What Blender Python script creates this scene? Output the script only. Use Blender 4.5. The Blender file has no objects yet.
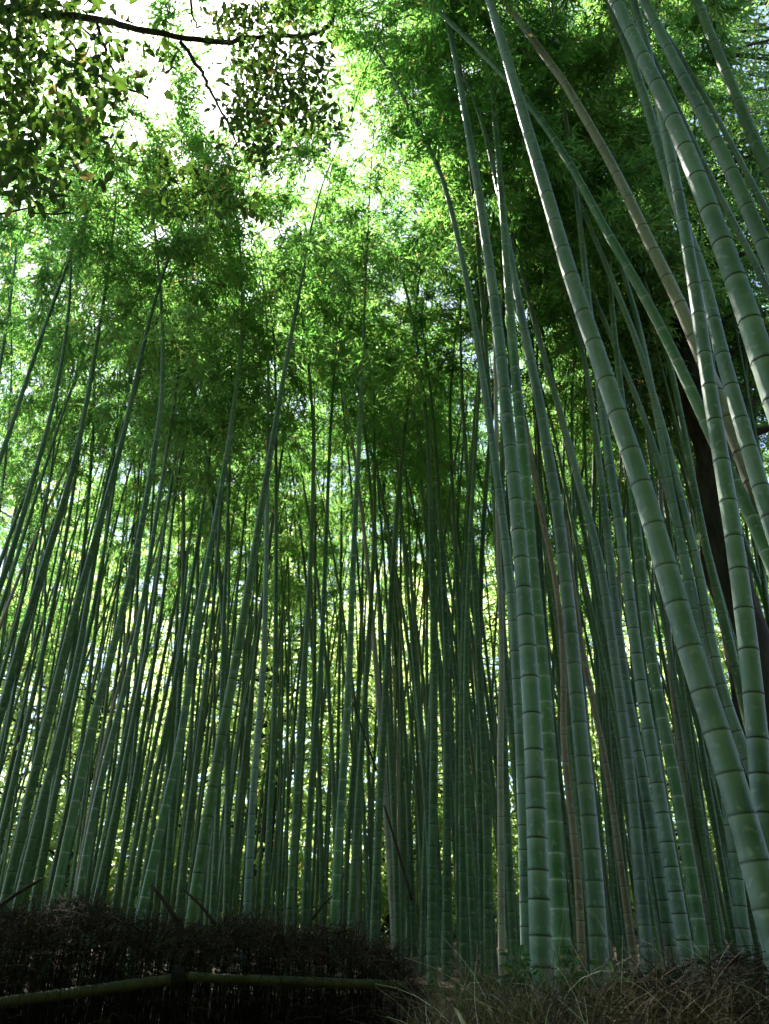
import bpy, math, random
import numpy as np
from mathutils import Vector, Matrix

random.seed(7)
RNG = np.random.default_rng(11)
scene = bpy.context.scene
COL = scene.collection
PI = math.pi

# ------------------------------------------------------------------ camera
F = 830.0
PITCH = math.radians(31.0)
CAM = np.array([0.0, 0.0, 1.5])
FWD = np.array([0, math.cos(PITCH), math.sin(PITCH)])
UP = np.array([0, -math.sin(PITCH), math.cos(PITCH)])
RIGHT = np.array([1.0, 0, 0])
cd = bpy.data.cameras.new('camera')
cam = bpy.data.objects.new('camera', cd)
COL.objects.link(cam)
cam.location = CAM
cam.rotation_euler = (PI / 2 + PITCH, 0, 0)
cd.sensor_fit = 'VERTICAL'
cd.angle_y = 2 * math.atan(512 / F)
cd.clip_start = 0.05
cd.clip_end = 2000
cd.dof.use_dof = True
cd.dof.focus_distance = 4.6
cd.dof.aperture_fstop = 3.0
scene.camera = cam


def ray(px, py):
    d = RIGHT * (px - 384.5) / F + UP * (512 - py) / F + FWD
    return d


def at_depth(px, py, zc):
    return CAM + ray(px, py) * zc


def at_plane(px, py, Y0, k=0.0, z0=1.5):
    d = ray(px, py)
    d = d / d[1]
    Y = (Y0 + k * (CAM[2] - z0)) / max(0.2, (1 - k * d[2]))
    return CAM + d * Y


# ------------------------------------------------------------------ helpers
def mesh_np(name, V, Fc, mats, mat_idx=None, smooth=False, attrs=None):
    """V (n,3); Fc list of int arrays (m,k) with constant k per array"""
    me = bpy.data.meshes.new(name)
    V = np.asarray(V, np.float32)
    me.vertices.add(len(V))
    me.vertices.foreach_set('co', V.ravel())
    Fl = [np.asarray(f, np.int32) for f in (Fc if isinstance(Fc, list) else [Fc]) if len(f)]
    loops = np.concatenate([f.ravel() for f in Fl])
    tot = np.concatenate([np.full(len(f), f.shape[1], np.int32) for f in Fl])
    start = np.concatenate([[0], np.cumsum(tot)[:-1]]).astype(np.int32)
    me.loops.add(len(loops))
    me.loops.foreach_set('vertex_index', loops)
    me.polygons.add(len(tot))
    me.polygons.foreach_set('loop_start', start)
    me.polygons.foreach_set('loop_total', tot)
    for m in mats:
        me.materials.append(m)
    if mat_idx is not None:
        me.polygons.foreach_set('material_index', np.asarray(mat_idx, np.int32))
    if smooth is not False:
        sm = np.ones(len(tot), bool) if smooth is True else np.asarray(smooth, bool)
        me.polygons.foreach_set('use_smooth', sm)
    for an, (dom, val) in (attrs or {}).items():
        a = me.attributes.new(an, 'FLOAT', dom)
        a.data.foreach_set('value', np.asarray(val, np.float32))
    me.update(calc_edges=True)
    return me


def link(name, me, parent=None, loc=(0, 0, 0), rot=(0, 0, 0), scale=(1, 1, 1)):
    o = bpy.data.objects.new(name, me)
    COL.objects.link(o)
    o.location = loc
    o.rotation_euler = rot
    o.scale = scale
    if parent is not None:
        o.parent = parent
    return o


def tag(o, label=None, cat=None, group=None, kind=None):
    if label: o['label'] = label
    if cat: o['category'] = cat
    if group: o['group'] = group
    if kind: o['kind'] = kind
    return o


def empty(name, loc, label, cat, group=None, rz=0.0, sc=1.0):
    o = link(name, None, None, loc, (0, 0, rz), (sc, sc, sc))
    o.empty_display_size = 0.2
    return tag(o, label, cat, group)


class MB:
    """collects numpy geometry with material index and a random value per face"""
    def __init__(self):
        self.V = []; self.Q = []; self.T = []; self.qm = []; self.tm = []; self.qr = []; self.tr = []; self.qs = []; self.n = 0

    def add(self, V, Q, mat=0, rnd=None, smooth=False):
        V = np.asarray(V, float); Q = np.asarray(Q, int)
        self.V.append(V); self.Q.append(Q + self.n); self.n += len(V)
        self.qm.append(np.full(len(Q), mat)); self.qs.append(np.full(len(Q), smooth))
        self.qr.append(np.full(len(Q), 0.5) if rnd is None else rnd)

    def mesh(self, name, mats):
        return mesh_np(name, np.concatenate(self.V), np.concatenate(self.Q), mats, np.concatenate(self.qm),
                       np.concatenate(self.qs), {'rnd': ('FACE', np.concatenate(self.qr))})


def norm(a):
    return a / np.maximum(1e-9, np.linalg.norm(a, axis=-1, keepdims=True))


def leaves_geo(pos, d, L, W, rng, fold=0.12):
    """diamond leaves: pos (n,3) base, d (n,3) unit direction"""
    n = len(pos)
    r = rng.normal(size=(n, 3))
    side = norm(np.cross(d, r))
    nor = np.cross(side, d)
    L = np.asarray(L).reshape(-1, 1) * np.ones((n, 1)); W = np.asarray(W).reshape(-1, 1) * np.ones((n, 1))
    mid = pos + d * L * 0.42 + nor * L * fold
    V = np.stack([pos, mid + side * W * 0.5 - nor * W * 0.12, pos + d * L - np.array([0, 0, 1]) * L * 0.05,
                  mid - side * W * 0.5 - nor * W * 0.12], 1).reshape(-1, 3)
    Q = np.arange(n * 4).reshape(n, 4)
    return V, Q


def leaf6_geo(pos, d, L, W, rng):
    """rounder broad leaf: two quads folded along the midrib"""
    n = len(pos)
    r = rng.normal(size=(n, 3)); r[:, 2] += 1.2
    side = norm(np.cross(d, r))
    nor = np.cross(side, d)
    L = np.asarray(L).reshape(-1, 1) * np.ones((n, 1)); W = np.asarray(W).reshape(-1, 1) * np.ones((n, 1))
    a = pos
    t = pos + d * L - nor * L * 0.1
    l1 = pos + d * L * .3 + side * W * .46 + nor * W * .18
    l2 = pos + d * L * .68 + side * W * .38 + nor * W * .12
    r1 = pos + d * L * .3 - side * W * .46 + nor * W * .18
    r2 = pos + d * L * .68 - side * W * .38 + nor * W * .12
    V = np.stack([a, l1, l2, t, r2, r1], 1).reshape(-1, 3)
    b = np.arange(n)[:, None] * 6
    Q = np.concatenate([b + np.array([[0, 1, 2, 3]]), b + np.array([[0, 3, 4, 5]])], 1).reshape(-1, 4)
    return V, Q


def strips_geo(P, wd, rng):
    """P (n,k,3) polylines, wd (n,) width -> crossless ribbons tapered to the tip"""
    n, k, _ = P.shape
    t = norm(P[:, -1] - P[:, 0])
    side = norm(np.cross(t, rng.normal(size=(n, 3))))
    tap = np.linspace(1, 0.25, k)[None, :, None]
    off = side[:, None, :] * np.asarray(wd)[:, None, None] * 0.5 * tap
    V = np.stack([P - off, P + off], 2).reshape(-1, 3)
    b = (np.arange(n) * 2 * k)[:, None, None] + (np.arange(k - 1) * 2)[None, :, None]
    Q = (b + np.array([0, 1, 3, 2])[None, None, :]).reshape(-1, 4)
    return V, Q, np.repeat(np.arange(n), k - 1)


def tube_geo(P, R, sides=8, cap=True):
    P = np.asarray(P, float); R = np.asarray(R, float)
    T = norm(np.gradient(P, axis=0))
    ref = np.array([1.0, 0, 0]) if abs(T[0][0]) < 0.8 else np.array([0, 1.0, 0])
    N = norm(ref - (T @ ref)[:, None] * T)
    B = np.cross(T, N)
    a = np.linspace(0, 2 * PI, sides, endpoint=False)
    V = P[:, None, :] + R[:, None, None] * (np.cos(a)[None, :, None] * N[:, None, :] + np.sin(a)[None, :, None] * B[:, None, :])
    k = len(P)
    i = np.arange(k - 1)[:, None] * sides
    j = np.arange(sides)[None, :]
    j2 = (j + 1) % sides
    Q = np.stack([i + j, i + j2, i + sides + j2, i + sides + j], -1).reshape(-1, 4)
    V = V.reshape(-1, 3)
    if cap:
        for e, ii in ((0, 0), (k - 1, (k - 1) * sides)):
            c = len(V)
            V = np.concatenate([V, P[e][None]])
            jj = np.arange(0, sides, 2)
            q = np.stack([np.full(len(jj), c), ii + jj, ii + (jj + 1) % sides, ii + (jj + 2) % sides], -1)
            Q = np.concatenate([Q, q if e else q[:, ::-1]])
    return V, Q


def catmull(P, step=0.15):
    P = np.asarray(P, float)
    if len(P) < 3:
        n = max(2, int(np.linalg.norm(P[1] - P[0]) / step))
        return P[0] + np.linspace(0, 1, n)[:, None] * (P[1] - P[0])
    Q = np.vstack([2 * P[0] - P[1], P, 2 * P[-1] - P[-2]])
    out = []
    for i in range(1, len(Q) - 2):
        p0, p1, p2, p3 = Q[i - 1:i + 3]
        n = max(2, int(np.linalg.norm(p2 - p1) / step))
        t = np.linspace(0, 1, n, endpoint=False)[:, None]
        out.append(0.5 * (2 * p1 + (p2 - p0) * t + (2 * p0 - 5 * p1 + 4 * p2 - p3) * t ** 2 + (3 * p1 - p0 - 3 * p2 + p3) * t ** 3))
    out.append(P[-1][None])
    return np.concatenate(out)


def resample(P, ss):
    d = np.concatenate([[0], np.cumsum(np.linalg.norm(np.diff(P, axis=0), axis=1))])
    return np.stack([np.interp(ss, d, P[:, i]) for i in range(3)], 1), d[-1]


def smooth_line(P, it=6):
    P = P.copy()
    for _ in range(it):
        P[1:-1] = 0.25 * P[:-2] + 0.5 * P[1:-1] + 0.25 * P[2:]
    return P


def sstep(a, b, x):
    t = np.clip((x - a) / (b - a), 0, 1)
    return t * t * (3 - 2 * t)


# ------------------------------------------------------------------ materials
def new_mat(name):
    m = bpy.data.materials.new(name)
    m.use_nodes = True
    nt = m.node_tree
    for n in list(nt.nodes):
        nt.nodes.remove(n)
    out = nt.nodes.new('ShaderNodeOutputMaterial')
    return m, nt, out


def N(nt, t, **kw):
    n = nt.nodes.new(t)
    for k, v in kw.items():
        if k.startswith('i_'):
            n.inputs[k[2:].replace('_', ' ')].default_value = v
        else:
            setattr(n, k, v)
    return n


def mixc(nt, a, b, fac, mode='MIX'):
    m = nt.nodes.new('ShaderNodeMix'); m.data_type = 'RGBA'; m.blend_type = mode
    for sock, v in ((m.inputs[0], fac), (m.inputs[6], a), (m.inputs[7], b)):
        if isinstance(v, (int, float)): sock.default_value = v
        elif isinstance(v, tuple): sock.default_value = (*v, 1) if len(v) == 3 else v
        else: nt.links.new(v, sock)
    return m.outputs[2]


def mapr(nt, v, a, b, c=0.0, d=1.0):
    m = N(nt, 'ShaderNodeMapRange')
    m.inputs[1].default_value = a; m.inputs[2].default_value = b; m.inputs[3].default_value = c; m.inputs[4].default_value = d
    nt.links.new(v, m.inputs[0])
    return m.outputs[0]


def leaf_mat(name, c1, c2, t1, t2, trans=0.5, gloss=0.06):
    m, nt, out = new_mat(name)
    at = N(nt, 'ShaderNodeAttribute', attribute_name='rnd')
    oi = N(nt, 'ShaderNodeObjectInfo')
    mul = N(nt, 'ShaderNodeMath', operation='MULTIPLY_ADD')
    nt.links.new(oi.outputs['Random'], mul.inputs[0]); mul.inputs[1].default_value = 0.5
    half = N(nt, 'ShaderNodeMath', operation='MULTIPLY'); nt.links.new(at.outputs['Fac'], half.inputs[0]); half.inputs[1].default_value = 0.55
    nt.links.new(half.outputs[0], mul.inputs[2])
    f = mul.outputs[0]
    cd_ = mixc(nt, c1, c2, f)
    ct = mixc(nt, t1, t2, f)
    old = N(nt, 'ShaderNodeMath', operation='GREATER_THAN'); nt.links.new(at.outputs['Fac'], old.inputs[0]); old.inputs[1].default_value = 0.965
    cd_ = mixc(nt, cd_, (0.20, 0.16, 0.05), old.outputs[0]); ct = mixc(nt, ct, (0.42, 0.36, 0.10), old.outputs[0])
    d = N(nt, 'ShaderNodeBsdfDiffuse'); nt.links.new(cd_, d.inputs[0])
    t = N(nt, 'ShaderNodeBsdfTranslucent'); nt.links.new(ct, t.inputs[0])
    mx = N(nt, 'ShaderNodeMixShader'); mx.inputs[0].default_value = trans
    nt.links.new(d.outputs[0], mx.inputs[1]); nt.links.new(t.outputs[0], mx.inputs[2])
    g = N(nt, 'ShaderNodeBsdfGlossy'); g.inputs['Roughness'].default_value = 0.42
    mg = N(nt, 'ShaderNodeMixShader'); mg.inputs[0].default_value = gloss
    nt.links.new(mx.outputs[0], mg.inputs[1]); nt.links.new(g.outputs[0], mg.inputs[2])
    nt.links.new(mg.outputs[0], out.inputs[0])
    return m


def culm_mat(name, base, base2, bloom, node, spec=0.22):
    m, nt, out = new_mat(name)
    p = N(nt, 'ShaderNodeBsdfPrincipled')
    tc = N(nt, 'ShaderNodeTexCoord')
    oi = N(nt, 'ShaderNodeObjectInfo')
    mp = N(nt, 'ShaderNodeMapping'); mp.inputs['Scale'].default_value = (38, 38, 1.3)
    nt.links.new(tc.outputs['Object'], mp.inputs[0])
    n1 = N(nt, 'ShaderNodeTexNoise'); n1.inputs['Scale'].default_value = 1.0; n1.inputs['Detail'].default_value = 5
    nt.links.new(mp.outputs[0], n1.inputs['Vector'])
    n2 = N(nt, 'ShaderNodeTexNoise'); n2.inputs['Scale'].default_value = 1.7; n2.inputs['Detail'].default_value = 3
    nt.links.new(tc.outputs['Object'], n2.inputs['Vector'])
    n3 = N(nt, 'ShaderNodeTexNoise'); n3.inputs['Scale'].default_value = 26; n3.inputs['Detail'].default_value = 4
    nt.links.new(tc.outputs['Object'], n3.inputs['Vector'])
    c = mixc(nt, base, base2, oi.outputs['Random'])
    seg = N(nt, 'ShaderNodeAttribute', attribute_name='seg')
    hsv = N(nt, 'ShaderNodeHueSaturation'); nt.links.new(c, hsv.inputs['Color'])
    nt.links.new(mapr(nt, seg.outputs['Fac'], 0, 1, 0.78, 1.18), hsv.inputs['Value'])
    c = hsv.outputs[0]
    c = mixc(nt, c, tuple(x * 0.55 for x in base), mapr(nt, n1.outputs[0], 0.42, 0.72, 0, 0.65))
    c = mixc(nt, c, bloom, mapr(nt, n2.outputs[0], 0.42, 0.68, 0, 0.6))
    c = mixc(nt, c, (0.32, 0.36, 0.30), mapr(nt, n3.outputs[0], 0.58, 0.70, 0, 0.5))
    bl = N(nt, 'ShaderNodeAttribute', attribute_name='bloom')
    c = mixc(nt, c, bloom, mapr(nt, bl.outputs['Fac'], 0, 1, 0, 0.75))
    nd = N(nt, 'ShaderNodeAttribute', attribute_name='node')
    c = mixc(nt, c, node, nd.outputs['Fac'])
    nt.links.new(c, p.inputs['Base Color'])
    p.inputs['Specular IOR Level'].default_value = spec
    nt.links.new(mapr(nt, n2.outputs[0], 0.3, 0.7, 0.42, 0.62), p.inputs['Roughness'])
    b = N(nt, 'ShaderNodeBump'); b.inputs['Strength'].default_value = 0.12; b.inputs['Distance'].default_value = 0.004
    nt.links.new(n1.outputs[0], b.inputs['Height'])
    nt.links.new(b.outputs[0], p.inputs['Normal'])
    nt.links.new(p.outputs[0], out.inputs[0])
    return m


def rough_mat(name, c1, c2, scale, sz=1.0, rough=0.9, bump=0.5, useattr=False):
    m, nt, out = new_mat(name)
    p = N(nt, 'ShaderNodeBsdfPrincipled')
    tc = N(nt, 'ShaderNodeTexCoord')
    mp = N(nt, 'ShaderNodeMapping'); mp.inputs['Scale'].default_value = (1, 1, sz)
    nt.links.new(tc.outputs['Object'], mp.inputs[0])
    n = N(nt, 'ShaderNodeTexNoise'); n.inputs['Scale'].default_value = scale; n.inputs['Detail'].default_value = 8; n.inputs['Roughness'].default_value = 0.65
    nt.links.new(mp.outputs[0], n.inputs['Vector'])
    f = mapr(nt, n.outputs[0], 0.35, 0.68)
    c = mixc(nt, c1, c2, f)
    if useattr:
        at = N(nt, 'ShaderNodeAttribute', attribute_name='rnd')
        c = mixc(nt, c1, c2, at.outputs['Fac'])
    nt.links.new(c, p.inputs['Base Color'])
    p.inputs['Roughness'].default_value = rough
    p.inputs['Specular IOR Level'].default_value = 0.15
    b = N(nt, 'ShaderNodeBump'); b.inputs['Strength'].default_value = bump; b.inputs['Distance'].default_value = 0.02
    nt.links.new(n.outputs[0], b.inputs['Height']); nt.links.new(b.outputs[0], p.inputs['Normal'])
    nt.links.new(p.outputs[0], out.inputs[0])
    return m


M = {}
M['leaf'] = leaf_mat('bamboo_leaf', (0.022, 0.07, 0.016), (0.05, 0.115, 0.024), (0.095, 0.35, 0.045), (0.35, 0.60, 0.125), 0.6, 0.04)
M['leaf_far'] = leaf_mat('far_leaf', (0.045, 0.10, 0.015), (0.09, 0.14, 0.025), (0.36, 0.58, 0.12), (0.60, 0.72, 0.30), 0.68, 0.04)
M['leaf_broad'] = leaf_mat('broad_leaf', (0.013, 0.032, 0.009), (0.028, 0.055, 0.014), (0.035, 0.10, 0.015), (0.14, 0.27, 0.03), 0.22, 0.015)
M['leaf_ever'] = leaf_mat('evergreen_leaf', (0.015, 0.042, 0.012), (0.035, 0.075, 0.018), (0.04, 0.12, 0.01), (0.12, 0.24, 0.03), 0.4, 0.03)
M['leaf_under'] = leaf_mat('undergrowth_leaf', (0.02, 0.07, 0.02), (0.035, 0.10, 0.03), (0.05, 0.18, 0.04), (0.1, 0.25, 0.05), 0.3, 0.02)
M['twig'] = rough_mat('bamboo_twig', (0.09, 0.12, 0.05), (0.16, 0.17, 0.08), 8)
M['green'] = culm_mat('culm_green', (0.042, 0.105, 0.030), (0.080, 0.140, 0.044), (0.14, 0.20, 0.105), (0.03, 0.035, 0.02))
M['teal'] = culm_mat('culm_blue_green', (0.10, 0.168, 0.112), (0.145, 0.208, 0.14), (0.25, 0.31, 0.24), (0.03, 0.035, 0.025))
M['pale'] = culm_mat('culm_pale_noded', (0.066, 0.15, 0.052), (0.085, 0.165, 0.062), (0.18, 0.245, 0.145), (0.36, 0.42, 0.32))
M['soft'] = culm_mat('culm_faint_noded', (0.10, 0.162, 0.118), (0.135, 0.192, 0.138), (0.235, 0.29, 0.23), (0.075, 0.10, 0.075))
M['tan'] = culm_mat('culm_tan', (0.27, 0.24, 0.165), (0.23, 0.22, 0.15), (0.32, 0.30, 0.24), (0.06, 0.045, 0.03))
M['brown'] = culm_mat('culm_brown', (0.20, 0.14, 0.075), (0.16, 0.11, 0.06), (0.28, 0.24, 0.17), (0.04, 0.03, 0.02))
M['ring'] = rough_mat('node_ring', (0.03, 0.032, 0.022), (0.06, 0.06, 0.04), 40, bump=0.2)
M['ring_soft'] = rough_mat('node_ring_faint', (0.07, 0.09, 0.07), (0.12, 0.15, 0.11), 40, bump=0.2)
M['ring_pale'] = rough_mat('node_ring_pale', (0.34, 0.40, 0.33), (0.46, 0.50, 0.44), 40, bump=0.2)
M['bark'] = rough_mat('dark_bark', (0.022, 0.017, 0.012), (0.07, 0.055, 0.04), 9, 0.25, bump=1.0)
M['soil'] = rough_mat('leaf_litter', (0.03, 0.022, 0.014), (0.08, 0.06, 0.035), 7, bump=1.0)
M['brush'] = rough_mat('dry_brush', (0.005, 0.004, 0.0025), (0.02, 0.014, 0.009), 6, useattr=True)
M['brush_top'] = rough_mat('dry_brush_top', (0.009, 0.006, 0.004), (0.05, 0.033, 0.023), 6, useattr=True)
M['rail'] = rough_mat('old_bamboo_rail', (0.035, 0.033, 0.017), (0.075, 0.069, 0.038), 5, 1, 0.5, 0.15)
M['rope'] = rough_mat('black_palm_rope', (0.012, 0.01, 0.009), (0.03, 0.025, 0.02), 60)
M['straw'] = rough_mat('dry_grass', (0.09, 0.06, 0.042), (0.38, 0.28, 0.21), 5, useattr=True)
M['stick'] = rough_mat('dead_stick', (0.022, 0.016, 0.011), (0.06, 0.042, 0.03), 12)
M['sheath'] = rough_mat('dry_sheath', (0.5, 0.46, 0.36), (0.66, 0.62, 0.52), 12)

# ------------------------------------------------------------------ ground
def ground_z(x, y):
    x = np.asarray(x, float); y = np.asarray(y, float)
    rgt = sstep(-0.5, 0.35, x)                       # 0 left of the fence end, 1 on the right bank
    a = 1.44 * sstep(2.3, 3.5, y)
    b = 0.35 * sstep(2.6, 3.6, y) + 1.05 * sstep(4.45, 5.1, y)
    z = a * rgt + b * (1 - rgt)
    z = z + 0.10 * np.maximum(0, y - 6.5) * (1 - 0.45 * sstep(25, 60, y)) * (y < 60) + 0.10 * 53.5 * .55 * (y >= 60) + 0.04 * np.sin(x * 1.9 + y * 0.7) * sstep(3, 5, y) + 0.03 * np.sin(x * 0.63 - y * 1.3) * sstep(3, 5, y)
    return z


def axis(a0, a1, step, far, n):
    core = np.arange(a0, a1 + step / 2, step)
    g = np.geomspace(0.6, far, n)
    return np.concatenate([(a0 - g)[::-1], core, a1 + g])


gx = axis(-7, 7, 0.2, 600, 26); gy = axis(-2, 12, 0.2, 600, 28)
GX, GY = np.meshgrid(gx, gy)
gz = ground_z(GX, GY)
nx, ny = len(gx), len(gy)
ii = np.arange(ny - 1)[:, None] * nx; jj = np.arange(nx - 1)[None, :]
GQ = np.stack([ii + jj, ii + jj + 1, ii + nx + jj + 1, ii + nx + jj], -1).reshape(-1, 4)
go = link('ground', mesh_np('ground', np.stack([GX, GY, gz], -1).reshape(-1, 3), GQ, [M['soil']], smooth=True))
tag(go, kind='structure')

# ------------------------------------------------------------------ bamboo
ARC_THETA = [4, 10, 18, 28, 40]
ARC_LEN = 6.6


def make_arc(theta):
    th = math.radians(theta)
    d = np.array([math.sin(th), 0, math.cos(th)])
    p = np.zeros(3); P = [p]
    n = 66
    for i in range(n):
        s = i / n
        d = d + np.array([0.010, 0, -0.012]) * (0.25 + 3.2 * s ** 2)
        d = d / np.linalg.norm(d)
        p = p + d * ARC_LEN / n
        P.append(p)
    return np.array(P)


ARCS = {t: make_arc(t) for t in ARC_THETA}


def crown_mesh(theta, seed, dens=1.0):
    rng = np.random.default_rng(seed)
    P = ARCS[theta]
    mb = MB()
    s = 0.15; ph = rng.random() * 6
    allp = []; alld = []
    BP = []; BW = []
    while s < 0.99:
        p, _ = resample(P, [s * ARC_LEN]); p = p[0]
        env = (0.45 + 1.1 * min(1, s * 1.8)) * (1 - 0.55 * max(0, s - 0.45) / 0.55)
        ph += PI * (0.8 + 0.4 * rng.random())
        for q in range(2):
            a = ph + (0.9 if q else 0) + rng.normal() * 0.25
            el = math.radians(rng.uniform(22, 52))
            L = env * rng.uniform(0.75, 1.35)
            d = np.array([math.cos(a) * math.cos(el), math.sin(a) * math.cos(el), math.sin(el)])
            pts = [p]; c = p.copy()
            K = 7
            for i in range(K):
                d = d + np.array([0, 0, -0.20]); d = d / np.linalg.norm(d)
                c = c + d * L / K; pts.append(c)
            pts = np.array(pts)
            BP.append(pts); BW.append(0.014)
            nt_ = max(3, int(20 * L * dens))
            for t in rng.uniform(0.22, 1.0, nt_):
                b, _ = resample(pts, [t * L]); b = b[0]
                k = min(K - 1, int(t * K)); bd = norm(pts[k + 1] - pts[k])
                td = norm(bd * 0.8 + rng.normal(size=3) * np.array([.55, .55, .3]) + np.array([0, 0, -0.12]))
                tl = rng.uniform(0.14, 0.36)
                BP.append(np.linspace(b, b + td * tl, K + 1)); BW.append(0.006)
                nl = rng.integers(9, 15)
                u = rng.uniform(0.25, 1.0, nl)[:, None]
                allp.append(b + td * tl * u + rng.normal(size=(nl, 3)) * 0.035)
                alld.append(norm(td * 0.8 + rng.normal(size=(nl, 3)) * 0.6 + np.array([0, 0, -0.35])))
        s += rng.uniform(0.075, 0.125)
    pos = np.concatenate(allp); dr = np.concatenate(alld); n = len(pos)
    V, Q = leaves_geo(pos, dr, rng.uniform(0.085, 0.15, n), rng.uniform(0.019, 0.031, n), rng)
    mb.add(V, Q, 0, rng.random(n))
    V, Q, r = strips_geo(np.array(BP), np.array(BW), rng)
    mb.add(V, Q, 1)
    return mb.mesh('bamboo_crown', [M['leaf'], M['twig']])


CROWNS = {t: [crown_mesh(t, 100 + t * 7 + i) for i in range(3)] for t in ARC_THETA}
DENSE = {t: [crown_mesh(t, 300 + t * 7 + i, 1.55) for i in range(2)] for t in ARC_THETA}
SPARSE = [crown_mesh(10, 401, 0.32), crown_mesh(18, 402, 0.32)]


def culm_mesh(name, P, r0, total, mat, sides=12, fine=True, nsp=0.19, seed=0):
    """P dense centreline; r0 radius at base; total length governs taper. Returns mesh and node list"""
    rng = np.random.default_rng(seed)
    _, Lc = resample(P, [0])
    nodes = []; s = 0.06
    while s < Lc - 0.05:
        nodes.append(s)
        s += nsp * (0.72 + 0.95 * min(1, s / 5.0)) * rng.uniform(0.84, 1.14)
    ss = []; rr = []; nd = []; bl = []; sg = []
    def rad(s):
        return r0 * max(0.05, (1 - 0.93 * (s / total) ** 1.15))
    prev = 0
    for i, s in enumerate(nodes):
        R = rad(s); g = max(0.25, R / 0.05)
        v = rng.random()
        mids = [0.33, 0.66] if fine else [0.5]
        for m_ in mids:
            x = prev + (s - prev) * m_
            if x > prev + 0.03 and x < s - 0.07 * g:
                ss.append(x); rr.append(rad(x)); nd.append(0); bl.append(0.0); sg.append(v)
        for off, f, n_, b_ in ((-0.062, 1.0, 0, 0.0), (-0.022, 1.0, 0, 0.55), (-0.009, 1.018, 0, 1.0), (-0.003, 1.035, 0.9, 0), (0.0, 1.0, 1.0, 0), (0.004, 1.045, 0.2, 0.15), (0.016, 1.0, 0, 0.0)):
            ss.append(s + off * g); rr.append(R * f); nd.append(n_); bl.append(b_); sg.append(v)
        prev = s
    ss.append(Lc); rr.append(rad(Lc)); nd.append(0); bl.append(0); sg.append(0.5)
    if ss[0] > 0.0:
        ss.insert(0, 0.0); rr.insert(0, r0 * 1.02); nd.insert(0, 0); bl.insert(0, 0); sg.insert(0, .5)
    o = np.argsort(ss)
    ss = np.array(ss)[o]; rr = np.array(rr)[o]; nd = np.array(nd)[o]; bl = np.array(bl)[o]; sg = np.array(sg)[o]
    ss = np.maximum.accumulate(ss + np.arange(len(ss)) * 1e-6)
    C, _ = resample(P, ss)
    C2, _ = resample(P, np.clip(ss + 0.05, 0, Lc)); C1, _ = resample(P, np.clip(ss - 0.05, 0, Lc))
    T = norm(C2 - C1)
    ref = np.array([1.0, 0, 0])
    Nn = norm(ref - (T @ ref)[:, None] * T); B = np.cross(T, Nn)
    a = np.linspace(0, 2 * PI, sides, endpoint=False)
    V = C[:, None, :] + rr[:, None, None] * (np.cos(a)[None, :, None] * Nn[:, None, :] + np.sin(a)[None, :, None] * B[:, None, :])
    k = len(C); i = np.arange(k - 1)[:, None] * sides; j = np.arange(sides)[None, :]; j2 = (j + 1) % sides
    Q = np.stack([i + j, i + j2, i + sides + j2, i + sides + j], -1).reshape(-1, 4)
    me = mesh_np(name, V.reshape(-1, 3), Q, [mat], smooth=True,
                 attrs={'node': ('POINT', np.repeat(nd, sides)), 'bloom': ('POINT', np.repeat(bl, sides)), 'seg': ('POINT', np.repeat(sg, sides))})
    npos, _ = resample(P, nodes); q2, _ = resample(P, np.array(nodes) + 0.05)
    return me, [(npos[i], norm(q2[i] - npos[i]), rad(nodes[i])) for i in range(len(nodes))]


def ring_mesh(mat):
    a = np.linspace(0, 2 * PI, 16, endpoint=False)
    prof = [(0.97, -0.045), (1.04, -0.022), (1.06, 0.0), (1.04, 0.022), (0.97, 0.045)]
    V = np.array([[math.cos(t) * r, math.sin(t) * r, z] for r, z in prof for t in a])
    i = np.arange(4)[:, None] * 16; j = np.arange(16)[None, :]; j2 = (j + 1) % 16
    Q = np.stack([i + j, i + j2, i + 16 + j2, i + 16 + j], -1).reshape(-1, 4)
    return mesh_np('node_ring', V, Q, [mat], smooth=True)


RING = ring_mesh(M['ring']); RING_P = ring_mesh(M['ring_pale']); RING_S = ring_mesh(M['ring_soft'])


def place_arc(end, tan, rng):
    """choose the crown arc that continues a culm whose end has tangent tan"""
    th = math.degrees(math.acos(max(-1, min(1, tan[2]))))
    t = min(ARC_THETA, key=lambda q: abs(q - th))
    az = math.atan2(tan[1], tan[0])
    if th < 3: az = rng.uniform(0, 2 * PI)
    return t, az


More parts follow.
